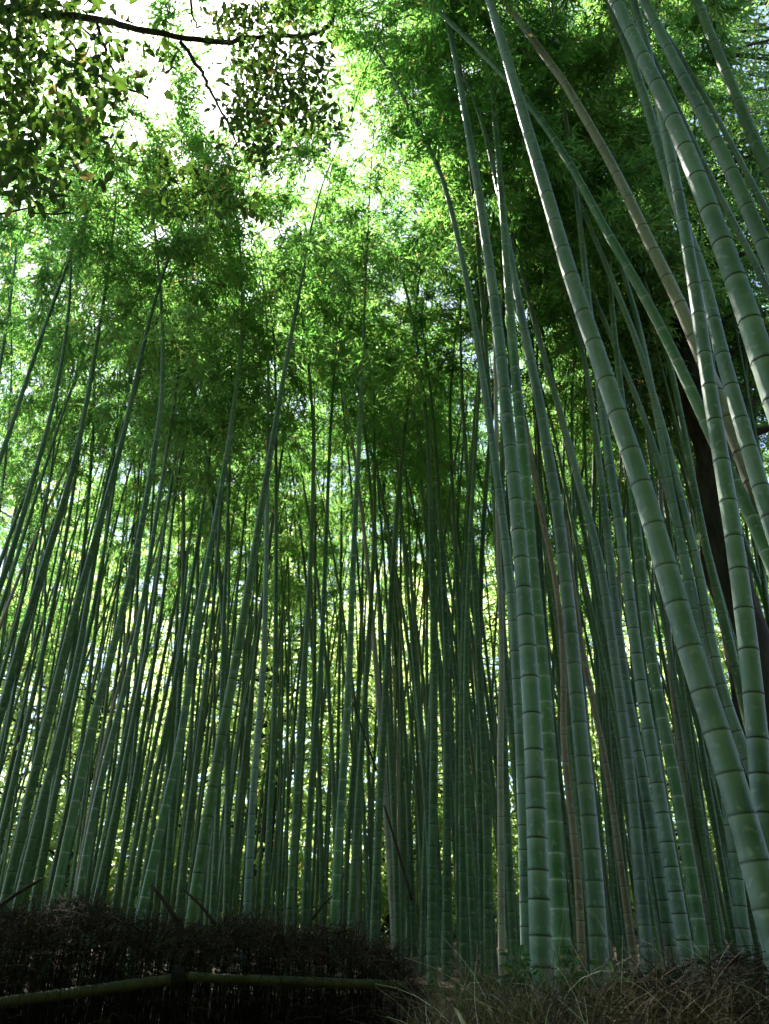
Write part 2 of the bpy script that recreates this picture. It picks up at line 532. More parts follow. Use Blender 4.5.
def traced_bamboo(pts, w, D, mat, label, group, k=0.0, rings=True, crown=True, arc_scale=1.0, crown_back=0.0, nsp=0.19):
    """pts: pixels from the lowest seen point upwards; w: width there in px; D: real diameter"""
    if group == GL and arc_scale == 1.0: arc_scale = 0.86
    seed = int(sum(p[0] * 3 + p[1] for p in pts)) % 9999
    rng = np.random.default_rng(seed)
    p0 = at_depth(*pts[0], F * D / w)
    if group == GL: D *= 0.75
    Y0 = p0[1]
    P = np.array([at_plane(x, y, Y0, k, p0[2]) for x, y in pts])
    # down to the soil along the lowest tangent, straightening
    d = norm(P[0] - P[1]) if len(P) > 1 else np.array([0, 0, -1.0])
    d = norm(d + np.array([0, 0, -0.35]))
    g = float(ground_z(P[0][0], P[0][1])) - 0.06
    if P[0][2] > g + 0.05:
        for _ in range(3):
            base = P[0] + d * (P[0][2] - g) / -d[2]
            g = float(ground_z(base[0], base[1])) - 0.06
        P = np.vstack([base, P])
    else:
        P[0][2] = min(P[0][2], g)
    line = smooth_line(catmull(P, 0.12), 10)
    tan = norm(line[-1] - line[-6])
    if crown and line[-1][2] < 7.6:
        ext = [line[-1]]; d = tan.copy()
        while ext[-1][2] < 7.6:
            d = norm(d + np.array([0, 0, .012]))
            ext.append(ext[-1] + d * .12)
        line = smooth_line(np.vstack([line, ext[1:]]), 4)
    _, Lt = resample(line, [0])
    tan = norm(line[-1] - line[-6])
    t, az = place_arc(line[-1], tan, rng)
    total = Lt + ARC_LEN * arc_scale * (0.72 if group != GR else 0.95)
    base = line[0].copy()
    root = empty('bamboo', base, label, 'bamboo', group)
    full = line
    if crown:
        A = ARCS[t] * arc_scale
        c, s = math.cos(az), math.sin(az)
        A = np.stack([A[:, 0] * c - A[:, 1] * s, A[:, 0] * s + A[:, 1] * c, A[:, 2]], 1) + line[-1]
        # blend tangent over the first metre of the arc
        full = np.vstack([line, smooth_line(np.vstack([line[-1], A[1:]]), 2)[1:]])
        full = np.vstack([line[:-12], smooth_line(full[len(line) - 12:], 30)])
    r0 = D / 2
    me, nodes = culm_mesh('culm', full - base, r0, total, M[mat], 14 if w > 11 else 9, w > 9, nsp, seed)
    cu = link('culm', me, root)
    if rings and w >= 11:
        rm = {'pale': RING_P, 'soft': RING_S}.get(mat, RING)
        for (p, tg, R) in nodes:
            if np.linalg.norm(p) > Lt: continue
            o = link('node_ring', rm, cu, p, Vector(tg).to_track_quat('Z', 'Y').to_euler(), (R, R, R * (0.9 if R > .03 else 1.1)))
    if crown:
        link('crown', DENSE[t][rng.integers(0, 2)] if group == GR else CROWNS[t][rng.integers(0, 3)], root, (line[-11] if group == GL else line[-1]) - base, (0, 0, az), (max(0.85, arc_scale * 1.06) if group == GL else arc_scale,) * 3)
    return root


GR = 'tall bamboos on the grassy bank at right'
GL = 'tall bamboos behind the brush fence'
GC = 'slender bamboos in the middle of the grove'
# (pixels from bottom to top, width px at bottom, diameter m, material, label, group, options)
TR = [
 # right bank -----------------------------------------------------------
 ([(541,972),(537,830),(533,730),(530,680),(520,540),(511,454),(505,398),(498,327),(488,256),(480,200),(467,125),(455,55)], 23, .11, 'teal',
  'thick blue-green bamboo with dark rings, front one of the upright pair at centre right', GR, {}),
 ([(562,960),(555,840),(547,730),(540,643),(532,569),(524,460),(517,390),(511,327),(506,251),(502,200),(499,165)], 20, .11, 'pale',
  'thick green bamboo with pale white rings, just right of the front upright culm', GR, {}),
 ([(527,960),(523,800),(517,680),(510,580),(497,475),(487,405),(477,340),(465,271),(450,205),(440,170),(415,120),(390,70),(372,45)], 13, .078, 'teal',
  'blue-green bamboo curving far left at its top, behind the upright pair', GR, {}),
 ([(502,980),(501,855),(500,730),(502,700),(501,612),(498,536),(496,403),(494,327),(492,251)], 8, .055, 'tan',
  'thin straight tan dead bamboo standing left of the thick upright pair', GR, {'crown': False}),
 ([(600,975),(595,880),(585,780),(578,714),(572,638),(565,574),(558,511),(548,454),(538,393),(526,340),(515,286),(508,240)], 20, .11, 'soft',
  'thick smooth blue-green bamboo with faint rings, shaded brown on its right side near the base', GR, {}),
 ([(645,930),(630,770),(620,701),(607,605),(598,549),(584,503),(572,456),(559,408),(546,365),(534,319),(521,271),(514,240)], 13, .10, 'soft',
  'slender bluish bamboo slanting up left behind the big leaning culm', GR, {}),
 ([(582,965),(577,855),(567,780),(561,720),(565,690),(559,600),(551,554),(540,511),(531,460),(526,420)], 9, .065, 'brown',
  'brown dead bamboo between the pale ringed culm and the smooth blue-green one', GR, {'crown': False}),
 ([(785,972),(765,900),(750,840),(730,765),(705,700),(670,585),(645,490),(617,415),(595,345),(583,312),(569,276),(556,225),(535,155),(517,95),(505,50),(489,0)], 32, .115, 'soft',
  'biggest bamboo, a thick grey-green culm leaning left right across the right half', GR, {}),
 ([(840,900),(810,700),(775,560),(762,514),(745,458),(727,417),(701,356),(691,331),(676,293),(655,255),(632,205),(610,160),(585,118),(560,75),(532,40),(505,0)], 25, .115, 'tan',
  'pale tan bamboo arching left over the other leaning culms', GR, {}),
 ([(840,760),(775,570),(742,496),(709,433),(699,405),(681,369),(661,326),(643,293),(625,262),(605,230),(585,190),(560,147),(530,105),(500,70),(467,37),(440,12)], 18, .09, 'pale',
  'light green pale ringed bamboo leaning steeply left beneath the tan culm', GR, {}),
 ([(775,960),(768,870),(762,795),(755,710),(752,665),(742,595),(731,514),(724,476),(714,417),(705,361),(698,308),(689,254),(681,208),(672,162),(663,122),(656,79),(646,38),(633,0)], 25, .095, 'teal',
  'blue-green bamboo with crisp dark rings rising near the right edge before the dark trunk', GR, {}),
 ([(830,690),(790,580),(762,496),(750,450),(737,405),(724,369),(714,326),(709,293),(700,264),(690,240),(678,211),(667,178),(658,142),(648,107),(635,68),(625,38),(608,0)], 22, .11, 'teal',
  'blue-green bamboo running close behind the tall crisp ringed culm at right', GR, {}),
 ([(850,640),(810,500),(775,402),(765,369),(752,321),(740,293),(727,254),(712,216),(696,175),(684,142),(671,114),(643,56),(630,25),(615,0)], 36, .14, 'teal',
  'very thick light blue-green bamboo at the upper right, lowest of the three leaning there', GR, {}),
 ([(850,470),(800,330),(766,254),(752,216),(737,180),(719,147),(704,117),(689,86),(674,61),(658,30),(643,0)], 24, .11, 'teal',
  'thick blue-green bamboo at the upper right, middle one of the three leaning there', GR, {}),
 ([(850,330),(800,235),(765,168),(752,137),(740,104),(727,71),(709,36),(696,0)], 20, .10, 'green',
  'green bamboo nearest the top right corner, with faint pale rings', GR, {}),
 ([(820,320),(768,213),(757,195),(742,162),(724,130),(712,108)], 11, .09, 'teal',
  'thin bluish bamboo between the two thick culms at the top right corner', GR, {'rings': False}),
 ([(800,360),(750,254),(735,226),(719,195),(702,160),(690,135)], 11, .09, 'teal',
  'thin shaded bluish bamboo behind the three thick leaning culms at upper right', GR, {'rings': False}),
 ([(760,790),(735,730),(718,680),(700,575),(684,514),(671,458),(658,412),(646,369),(633,331),(618,293),(603,260),(594,235)], 13, .10, 'teal',
  'thin bluish bamboo left of the dark tree trunk, crossing behind the biggest culm', GR, {}),
 ([(735,760),(717,685),(700,620),(680,535),(674,514),(663,476),(651,438),(638,402),(623,362),(605,323),(595,300)], 11, .095, 'teal',
  'thin bluish bamboo close beside the biggest leaning culm, second left of the dark trunk', GR, {}),
 ([(687,960),(665,830),(650,740),(637,660),(625,560),(613,485),(602,410),(596,360),(588,300),(582,243),(577,195)], 16, .105, 'teal',
  'blue-green bamboo passing behind the middle of the biggest leaning culm', GR, {}),
 ([(670,945),(655,845),(637,745),(626,690),(617,620),(608,540)], 13, .10, 'teal',
  'blue-green bamboo left of the culm that passes behind the biggest one', GR, {}),
 ([(706,975),(680,805),(662,720),(648,640),(640,560),(630,470)], 15, .105, 'pale',
  'green bamboo with white rings at the right, standing in the grass before the dark trunk', GR, {}),
 ([(724,965),(715,910),(695,780),(675,680),(660,600),(648,520)], 9, .085, 'teal',
  'narrow blue-green bamboo at right between the white ringed culm and the biggest one', GR, {}),
 ([(758,760),(740,690),(727,630),(706,550),(690,465),(678,400)], 12, .10, 'green',
  'dull green bamboo hugging the left side of the dark tree trunk', GR, {'rings': False}),
 ([(628,920),(605,755),(587,680),(575,600),(566,520)], 8, .06, 'brown',
  'thin brown bamboo right of the smooth blue-green culm', GR, {'crown': False}),
 ([(742,930),(733,840),(722,760),(708,690)], 14, .10, 'teal',
  'blue-green bamboo seen below the biggest leaning culm at the right edge', GR, {}),
 # behind the fence ------------------------------------------------------
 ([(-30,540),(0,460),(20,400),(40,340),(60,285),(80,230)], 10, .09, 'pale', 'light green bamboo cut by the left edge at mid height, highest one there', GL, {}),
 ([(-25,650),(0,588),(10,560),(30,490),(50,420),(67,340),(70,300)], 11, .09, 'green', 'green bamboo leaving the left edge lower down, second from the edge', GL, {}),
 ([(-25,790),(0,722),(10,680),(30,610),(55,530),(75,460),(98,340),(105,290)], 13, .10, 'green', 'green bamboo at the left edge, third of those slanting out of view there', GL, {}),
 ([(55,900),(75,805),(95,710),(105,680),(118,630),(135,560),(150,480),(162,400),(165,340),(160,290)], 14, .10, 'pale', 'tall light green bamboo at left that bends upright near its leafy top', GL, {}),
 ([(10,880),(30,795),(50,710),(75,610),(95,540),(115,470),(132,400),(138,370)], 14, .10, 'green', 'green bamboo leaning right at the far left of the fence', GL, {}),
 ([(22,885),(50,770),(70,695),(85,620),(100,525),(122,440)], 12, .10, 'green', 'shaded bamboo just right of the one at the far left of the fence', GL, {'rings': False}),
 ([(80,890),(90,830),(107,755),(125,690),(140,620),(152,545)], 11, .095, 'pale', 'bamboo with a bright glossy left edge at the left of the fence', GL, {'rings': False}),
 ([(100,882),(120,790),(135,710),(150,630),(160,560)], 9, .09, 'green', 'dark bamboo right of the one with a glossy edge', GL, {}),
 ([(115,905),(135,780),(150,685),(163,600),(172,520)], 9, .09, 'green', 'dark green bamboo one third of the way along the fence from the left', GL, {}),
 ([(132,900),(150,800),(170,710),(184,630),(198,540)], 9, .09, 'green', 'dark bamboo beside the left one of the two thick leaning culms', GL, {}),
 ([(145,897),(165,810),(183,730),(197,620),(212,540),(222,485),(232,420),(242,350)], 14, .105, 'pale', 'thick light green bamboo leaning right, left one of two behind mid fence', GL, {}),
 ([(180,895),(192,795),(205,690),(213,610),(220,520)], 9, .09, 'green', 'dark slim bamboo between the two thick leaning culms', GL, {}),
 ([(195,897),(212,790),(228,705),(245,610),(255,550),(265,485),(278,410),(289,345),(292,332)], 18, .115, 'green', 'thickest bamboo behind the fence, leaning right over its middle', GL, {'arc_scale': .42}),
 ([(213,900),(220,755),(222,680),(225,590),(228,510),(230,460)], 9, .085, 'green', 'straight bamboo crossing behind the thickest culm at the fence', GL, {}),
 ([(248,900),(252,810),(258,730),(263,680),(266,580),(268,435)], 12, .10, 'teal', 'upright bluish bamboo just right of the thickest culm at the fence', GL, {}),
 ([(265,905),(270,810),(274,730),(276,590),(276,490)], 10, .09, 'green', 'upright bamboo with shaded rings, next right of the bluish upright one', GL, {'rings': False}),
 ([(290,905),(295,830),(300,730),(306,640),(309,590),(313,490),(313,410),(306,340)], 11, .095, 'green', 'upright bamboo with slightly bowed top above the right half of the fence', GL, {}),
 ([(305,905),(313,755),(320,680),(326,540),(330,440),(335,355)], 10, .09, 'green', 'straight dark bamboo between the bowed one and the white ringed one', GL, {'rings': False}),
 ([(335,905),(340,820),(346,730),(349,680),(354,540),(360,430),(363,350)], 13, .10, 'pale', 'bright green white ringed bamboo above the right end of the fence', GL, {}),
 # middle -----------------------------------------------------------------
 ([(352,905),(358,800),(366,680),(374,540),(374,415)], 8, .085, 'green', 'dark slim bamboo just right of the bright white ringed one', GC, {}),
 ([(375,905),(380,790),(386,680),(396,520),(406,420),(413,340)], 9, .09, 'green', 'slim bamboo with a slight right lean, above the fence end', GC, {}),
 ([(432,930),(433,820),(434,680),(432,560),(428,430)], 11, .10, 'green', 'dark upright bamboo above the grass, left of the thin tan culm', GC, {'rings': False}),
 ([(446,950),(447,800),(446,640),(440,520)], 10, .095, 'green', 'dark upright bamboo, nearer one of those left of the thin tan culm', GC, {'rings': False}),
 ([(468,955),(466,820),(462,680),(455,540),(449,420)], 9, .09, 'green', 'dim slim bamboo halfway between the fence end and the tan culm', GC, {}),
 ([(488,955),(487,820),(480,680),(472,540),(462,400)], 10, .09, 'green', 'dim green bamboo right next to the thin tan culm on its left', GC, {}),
]
for pts, w, D, mat, label, grp, kw in TR:
    kw = dict(kw)
    kw.setdefault('k', 0.03 * math.sin(pts[0][0] * 1.7))
    traced_bamboo(pts, w, D, mat, label, grp, **kw)

# ---- the crowd of culms behind: a few kinds, copied with their parts
PARC = []
# clearings in the canopy where the sky stands open (no crown is planted under them)
OPEN = [(200, 60, 66), (205, 135, 48), (290, 150, 40), (405, 235, 52), (380, 130, 40), (255, 195, 45), (310, 375, 30), (450, 330, 30), (560, 300, 22), (500, 400, 26)]


def project(W):
    r = W - CAM
    f = r @ FWD
    return np.stack([384.5 + F * r[:, 0] / f, 512 - F * (r @ UP) / f], 1)


def proto_bamboo(theta, seed, mat, sparse=None):
    rng = np.random.default_rng(seed)
    H1 = 7.2
    n = 50
    t = np.linspace(0, 1, n)
    th = math.radians(theta)
    x = math.tan(th) * H1 * (0.35 * t + 0.65 * t ** 2.2) * 0.6
    z = H1 * t
    y = 0.05 * np.sin(t * 5 + seed)
    line = np.stack([x, y, z], 1)
    tan = norm(line[-1] - line[-4])
    tt, az = place_arc(line[-1], tan, rng)
    A = ARCS[tt]
    full = np.vstack([line, A[1:] + line[-1]])
    full = np.vstack([full[:30], smooth_line(full[30:], 30)])
    PARC.append(np.vstack([full[45::6]]))
    me, _ = culm_mesh('culm', full, 0.037, H1 + ARC_LEN, M[mat], 8, False, 0.21, seed)
    root = empty('bamboo', (0, 0, 0), 'x', 'bamboo')
    link('culm', me, root)
    link('crown', sparse or CROWNS[tt][seed % 3], root, line[-1] + np.array([0, 0, -0.6]), (0, 0, 0))
    return root


def copy_tree(o):
    c = o.copy(); COL.objects.link(c)
    for ch in o.children:
        d = ch.copy(); COL.objects.link(d); d.parent = c
    return c


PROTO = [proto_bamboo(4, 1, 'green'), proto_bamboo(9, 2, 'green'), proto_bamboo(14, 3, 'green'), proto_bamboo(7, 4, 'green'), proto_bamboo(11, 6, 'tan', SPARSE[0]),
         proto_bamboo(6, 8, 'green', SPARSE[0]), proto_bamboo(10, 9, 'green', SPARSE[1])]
used = [False] * len(PROTO)
placed = []
ZONE = [
 ('thin bamboo of the dense dark row behind the left part of the fence', 'background bamboos left of the grove'),
 ('distant thin bamboo of the dark thicket above the right end of the fence', 'background bamboos in the middle'),
 ('distant thin bamboo between the thick culms of the right bank', 'background bamboos at right'),
]


def scatter(n, x0, x1, y0, y1, mind, seed, p=(.25, .23, .19, .19, .04, .06, .04)):
    rng = np.random.default_rng(seed)
    tries = 0; got = 0
    while got < n and tries < n * 60:
        tries += 1
        Y = math.sqrt(rng.uniform(y0 ** 2, y1 ** 2))
        px = rng.uniform(x0, x1)
        X = (px - 384.5) / F * (Y * math.cos(PITCH) + 1.0)
        if any((X - a) ** 2 + (Y - b) ** 2 < mind ** 2 for a, b in placed):
            continue
        k = int(rng.choice(7, p=p))
        rz = rng.uniform(0, 2 * PI); s = rng.uniform(0.82, 1.18); sz = s * rng.uniform(0.95, 1.1); g = float(ground_z(X, Y)) - 0.05
        A = PARC[k]
        W = np.stack([X + s * (A[:, 0] * math.cos(rz) - A[:, 1] * math.sin(rz)), Y + s * (A[:, 0] * math.sin(rz) + A[:, 1] * math.cos(rz)), g + sz * A[:, 2]], 1)
        q = project(W)
        if any((np.hypot(q[:, 0] - a, q[:, 1] - b) < r).any() for a, b, r in OPEN):
            continue
        placed.append((X, Y)); got += 1
        if not used[k]:
            o = PROTO[k]; used[k] = True
        else:
            o = copy_tree(PROTO[k])
        o.location = (X, Y, g)
        o.rotation_euler = (0, 0, rz)
        o.scale = (s, s, sz)
        z = 0 if px < 260 else (1 if px < 520 else 2)
        o['label'], o['group'] = ZONE[z]


LIGHT0 = (.19, .17, .14, .14, .04, .18, .14)
scatter(36, -90, 260, 9.0, 14, 0.42, 21, LIGHT0)
scatter(28, -90, 300, 14, 20, 0.5, 22, LIGHT0)
LIGHT = (.09, .08, .08, .08, .05, .32, .30)
scatter(42, 290, 520, 9.5, 18, 0.42, 23, LIGHT)
scatter(34, 480, 860, 8.5, 15, 0.5, 24)
scatter(14, 300, 860, 16, 21, 0.8, 25)
scatter(52, 380, 820, 8.0, 14, 0.3, 26, LIGHT)
scatter(10, 410, 640, 7.6, 10, 0.4, 28, (.3, .25, .2, .25, 0, 0, 0))
scatter(31, -80, 840, 15, 21, 0.45, 27, (.15, .15, .15, .15, .04, .18, .18))

# past the three hundred nearest culms the grove goes on: the rest as one mass
def far_mass():
    rng = np.random.default_rng(88)
    mb = MB()
    n = 190
    for i in range(n):
        Y = rng.uniform(12.5, 21.0); px = rng.uniform(-60, 830)
        X = (px - 384.5) / F * (Y * math.cos(PITCH) + 1.0)
        z = float(ground_z(X, Y)) - .05; H = rng.uniform(8.5, 12.5)
        a = rng.uniform(0, 2 * PI); l = rng.uniform(.2, 1.5)
        t = np.linspace(0, 1, 14)
        P = np.stack([X + math.cos(a) * l * t ** 1.8, Y + math.sin(a) * l * t ** 1.8, z + H * t], 1)
        V, Q = tube_geo(P, np.linspace(1, .35, 14) * rng.uniform(.024, .042), 6, False)
        mb.add(V, Q, 0, smooth=True)
    o = link('bamboo_thicket', mb.mesh('bamboo_thicket', [M['green']]))
    tag(o, 'far thicket of countless very thin bamboo culms behind all the others', 'bamboo thicket', kind='stuff')


far_mass()

# ------------------------------------------------------------------ broadleaf trees beyond the grove
def blob_leaves(mb, c, r, n, rng, L=(0.12, 0.22), W=0.5, mat=0, flat=0.7, broad=False):
    d = norm(rng.normal(size=(n, 3)))
    rad = rng.random(n) ** 0.45
    pos = c + d * rad[:, None] * r * np.array([1, 1, flat])
    dr = norm(d * 0.6 + rng.normal(size=(n, 3)) * 0.7 + np.array([0, 0, -0.35]))
    l = rng.uniform(*L, n)
    if broad:
        V, Q = leaf6_geo(pos, dr, l, l * W, rng); mb.add(V, Q, mat, np.repeat(rng.random(n), 2))
    else:
        V, Q = leaves_geo(pos, dr, l, l * W, rng); mb.add(V, Q, mat, rng.random(n))


def far_tree(seed, H, label, grp):
    rng = np.random.default_rng(seed)
    root = empty('tree', (0, 0, 0), label, 'tree', grp)
    pts = [np.array([0, 0, -0.1]), np.array([0.1, 0.05, H * .3]), np.array([0.25 * rng.normal(), 0.2, H * .6]), np.array([0.3 * rng.normal(), 0.2, H * .92])]
    P = catmull(pts, 0.4)
    tb = MB()
    V, Q = tube_geo(P, np.linspace(0.17, 0.03, len(P)), 8); tb.add(V, Q, 0, smooth=True)
    cb = MB()
    for i in range(60):
        t = rng.uniform(0.03, 1.0)
        p, L = resample(P, [t * H * .92]); p = p[0]
        a = rng.uniform(0, 2 * PI)
        R = (1.5 + 1.5 * math.sin(min(1, t * 1.15) * PI * .85)) * rng.uniform(0.35, 1.0)
        c = p + np.array([math.cos(a) * R, math.sin(a) * R, rng.uniform(-.1, .6)])
        limb = catmull(np.array([p, (p + c) / 2 + np.array([0, 0, .15]), c]), 0.3)
        V, Q = tube_geo(limb, np.linspace(0.035, 0.008, len(limb)), 5, False); tb.add(V, Q, 0, smooth=True)
        blob_leaves(cb, c, rng.uniform(0.5, 1.0), 95, rng, (0.13, 0.24), 0.42)
    for i in range(20):
        a = rng.uniform(0, 2 * PI); R = rng.uniform(.4, 2.6)
        c = np.array([math.cos(a) * R, math.sin(a) * R, rng.uniform(.15, 1.1)])
        limb = catmull(np.array([[0, 0, 0.05], c * np.array([.5, .5, .7]), c]), 0.3)
        V, Q = tube_geo(limb, np.linspace(0.03, 0.008, len(limb)), 5, False); tb.add(V, Q, 0, smooth=True)
        blob_leaves(cb, c, rng.uniform(0.6, .9), 130, rng, (0.13, 0.24), 0.42)
    link('trunk', tb.mesh('trunk', [M['bark']]), root)
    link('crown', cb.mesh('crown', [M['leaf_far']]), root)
    return root


ft = [far_tree(51, 9.0, 'x', 'sunlit trees beyond the grove'), far_tree(52, 11.5, 'x', 'sunlit trees beyond the grove'), far_tree(53, 7.0, 'x', 'sunlit trees beyond the grove')]
first = [True] * 3
rng = np.random.default_rng(77)
FT_L = 'sunlit yellow-green leafy tree seen far off between the bamboo culms'
for row, (Y, n, span) in enumerate(((22.5, 9, 11.5), (26.0, 9, 15), (31, 9, 19))):
    for i in range(n):
        k = (i * 2 + row) % 3
        o = ft[k] if first[k] else copy_tree(ft[k]); first[k] = False
        X = -span + 2 * span * (i + 0.5) / n + rng.uniform(-.7, .7)
        Yj = Y + rng.uniform(-1.2, 1.2)
        o.location = (X, Yj, float(ground_z(X, Yj)))
        o.rotation_euler = (0, 0, rng.uniform(0, 6.28)); s = rng.uniform(1.0, 1.35) * (1 + 0.1 * row); o.scale = (s, s, s)
        o['label'] = FT_L

# ------------------------------------------------------------------ evergreen tree with a dark trunk at right
def evergreen():
    rng = np.random.default_rng(5)
    Y0 = 8.6
    pix = [(792, 960), (770, 790), (748, 665), (732, 590), (714, 480), (700, 400), (684, 323), (664, 262), (650, 215), (640, 150), (634, 80), (630, 0)]
    P = np.array([at_plane(x, y, Y0) for x, y in pix])
    base = P[0].copy(); base[2] = float(ground_z(base[0], base[1])) - 0.1
    P = np.vstack([base, P[1:]])
    line = smooth_line(catmull(P, 0.2), 5)
    line = line + np.stack([0.05 * np.sin(np.arange(len(line)) * .5), 0 * line[:, 0], 0 * line[:, 0]], 1)
    root = empty('tree', base, 'tree with a thick almost black trunk leaning left behind the bamboos at right', 'tree')
    tb = MB()
    R = np.interp(np.linspace(0, 1, len(line)), [0, .5, 1], [0.27, 0.21, 0.07]) * (1 + 0.06 * np.sin(np.arange(len(line)) * 1.3))
    V, Q = tube_geo(line - base, R, 14); tb.add(V, Q, 0, smooth=True)
    link('trunk', tb.mesh('trunk', [M['bark']]), root)
    cb = MB(); lb = MB()
    targets = []
    for _ in range(230):
        px = rng.uniform(530, 900); py = rng.uniform(-160, 420) if _ % 3 else rng.uniform(-140, 120)
        if px < 600 and py > 260: continue
        targets.append(at_plane(px, py, Y0 + rng.uniform(-0.6, 3.0)))
    for c in targets:
        j = np.argmin(np.abs(line[:, 2] - (c[2] - 0.35 * np.linalg.norm(c[:2] - line[len(line) // 2][:2]))))
        j = max(j, int(len(line) * .3))
        p = line[j]
        mid = (p + c) / 2 + rng.normal(size=3) * 0.15 + np.array([0, 0, .2])
        limb = catmull(np.array([p, mid, c]), 0.25)
        V, Q = tube_geo(limb - base, np.linspace(0.04, 0.008, len(limb)), 5, False); lb.add(V, Q, 0, smooth=True)
        for q in range(4):
            blob_leaves(cb, c - base + rng.normal(size=3) * .35, rng.uniform(0.35, .62), 105, rng, (0.07, 0.12), 0.45)
    link('branch', lb.mesh('branch', [M['bark']]), root)
    link('crown', cb.mesh('crown', [M['leaf_ever']]), root)


evergreen()

# ------------------------------------------------------------------ broadleaf tree whose limb reaches in at the top left
def overhang():
    rng = np.random.default_rng(9)
    base = np.array([-4.3, 2.7, 0.0]); base[2] = float(ground_z(base[0], base[1])) - .1
    root = empty('tree', base, 'broadleaf tree reaching in at the top left with a dark bare limb and large leaves', 'tree')
    tb = MB()
    tp = catmull(np.array([base, base + [.1, 0, 2.5], base + [.3, .3, 5.2], base + [.5, .5, 7.6], base + [.5, .5, 9.5]]), .2)
    V, Q = tube_geo(tp - base, np.linspace(.19, .05, len(tp)), 12); tb.add(V, Q, 0, smooth=True)
    link('trunk', tb.mesh('trunk', [M['bark']]), root)
    Yl = 3.6
    def limb(pix, r0, r1, start=None, Y=Yl):
        P = [at_plane(x, y, Y + 0.1 * math.sin(i * 1.3)) for i, (x, y) in enumerate(pix)]
        if start is not None: P = [start] + P
        L = catmull(np.array(P), .08)
        L = L + rng.normal(size=L.shape) * .006
        lb = MB()
        V, Q = tube_geo(L - base, np.linspace(r0, r1, len(L)), 8); lb.add(V, Q, 0, smooth=True)
        link('branch', lb.mesh('branch', [M['bark']]), root)
        return L
    st = tp[int(len(tp) * .6)]
    limb([(0, 10), (40, 16), (95, 19), (130, 27), (175, 36), (232, 42), (262, 36), (310, 35), (328, 26), (333, 17)], .055, .012, st)
    limb([(0, 43), (30, 50), (70, 62), (110, 82), (150, 98)], .03, .008, tp[int(len(tp) * .5)])
    limb([(180, 40), (196, 62), (206, 82), (225, 118), (240, 145)], .016, .005)
    limb([(190, -8), (192, 10), (197, 28)], .012, .006)
    limb([(300, 36), (306, 52), (322, 62), (334, 66)], .012, .004)
    limb([(0, 215), (30, 214), (70, 212)], .016, .005, tp[int(len(tp) * .42)])
    limb([(97, 20), (105, 50), (118, 85), (112, 110)], .014, .004)
    cb = MB()
    def leaves(cx, cy, rx, ry, n, L=(0.085, 0.14), dy=0.5):
        px = cx + rng.normal(size=n) * rx * .55; py = cy + rng.normal(size=n) * ry * .55
        pos = np.array([at_plane(a, b, Yl + rng.normal() * dy) for a, b in zip(px, py)]) - base
        dr = norm(rng.normal(size=(n, 3)) * .6 + np.array([0, 0, -.7]))
        l = rng.uniform(*L, n)
        V, Q = leaf6_geo(pos, dr, l, l * rng.uniform(.42, .56, n), rng); cb.add(V, Q, 0, np.repeat(rng.random(n), 2))
    big = (0.07, 0.125); sm = (0.045, 0.075)
    for a in [(20, 20, 40, 30, 120, big), (60, 45, 45, 35, 120, big), (100, 70, 40, 40, 90, big), (25, 95, 40, 40, 130, big), (75, 110, 40, 30, 60, big),
              (15, 150, 30, 40, 150, big), (40, 185, 40, 22, 80, big), (140, 50, 30, 30, 30, big), (165, 60, 25, 25, 10, big),
              (95, 150, 35, 30, 40, big), (0, 60, 30, 60, 110, big), (60, 5, 60, 14, 80, big),
              (270, 15, 45, 22, 330, sm), (260, 60, 35, 35, 420, sm), (290, 95, 35, 35, 420, sm), (245, 110, 25, 35, 300, sm), (310, 60, 26, 40, 240, sm),
              (265, 150, 22, 18, 130, sm), (325, 120, 22, 20, 90, sm), (230, 20, 25, 20, 110, sm),
              (170, 160, 36, 30, 90, sm), (205, 190, 40, 30, 150, sm), (165, 195, 35, 25, 100, sm), (235, 205, 25, 18, 60, sm)]:
        a = list(a); a[4] = int(a[4] * (1.25 if a[5] is big else 1.1)); leaves(*a)
    # the crown over and left of the frame
    for _ in range(34):
        c = base + np.array([rng.uniform(-2.0, 1.0), rng.uniform(-1.2, 1.6), rng.uniform(5.5, 9.8)])
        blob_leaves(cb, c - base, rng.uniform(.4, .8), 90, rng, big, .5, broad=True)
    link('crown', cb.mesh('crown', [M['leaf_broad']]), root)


overhang()

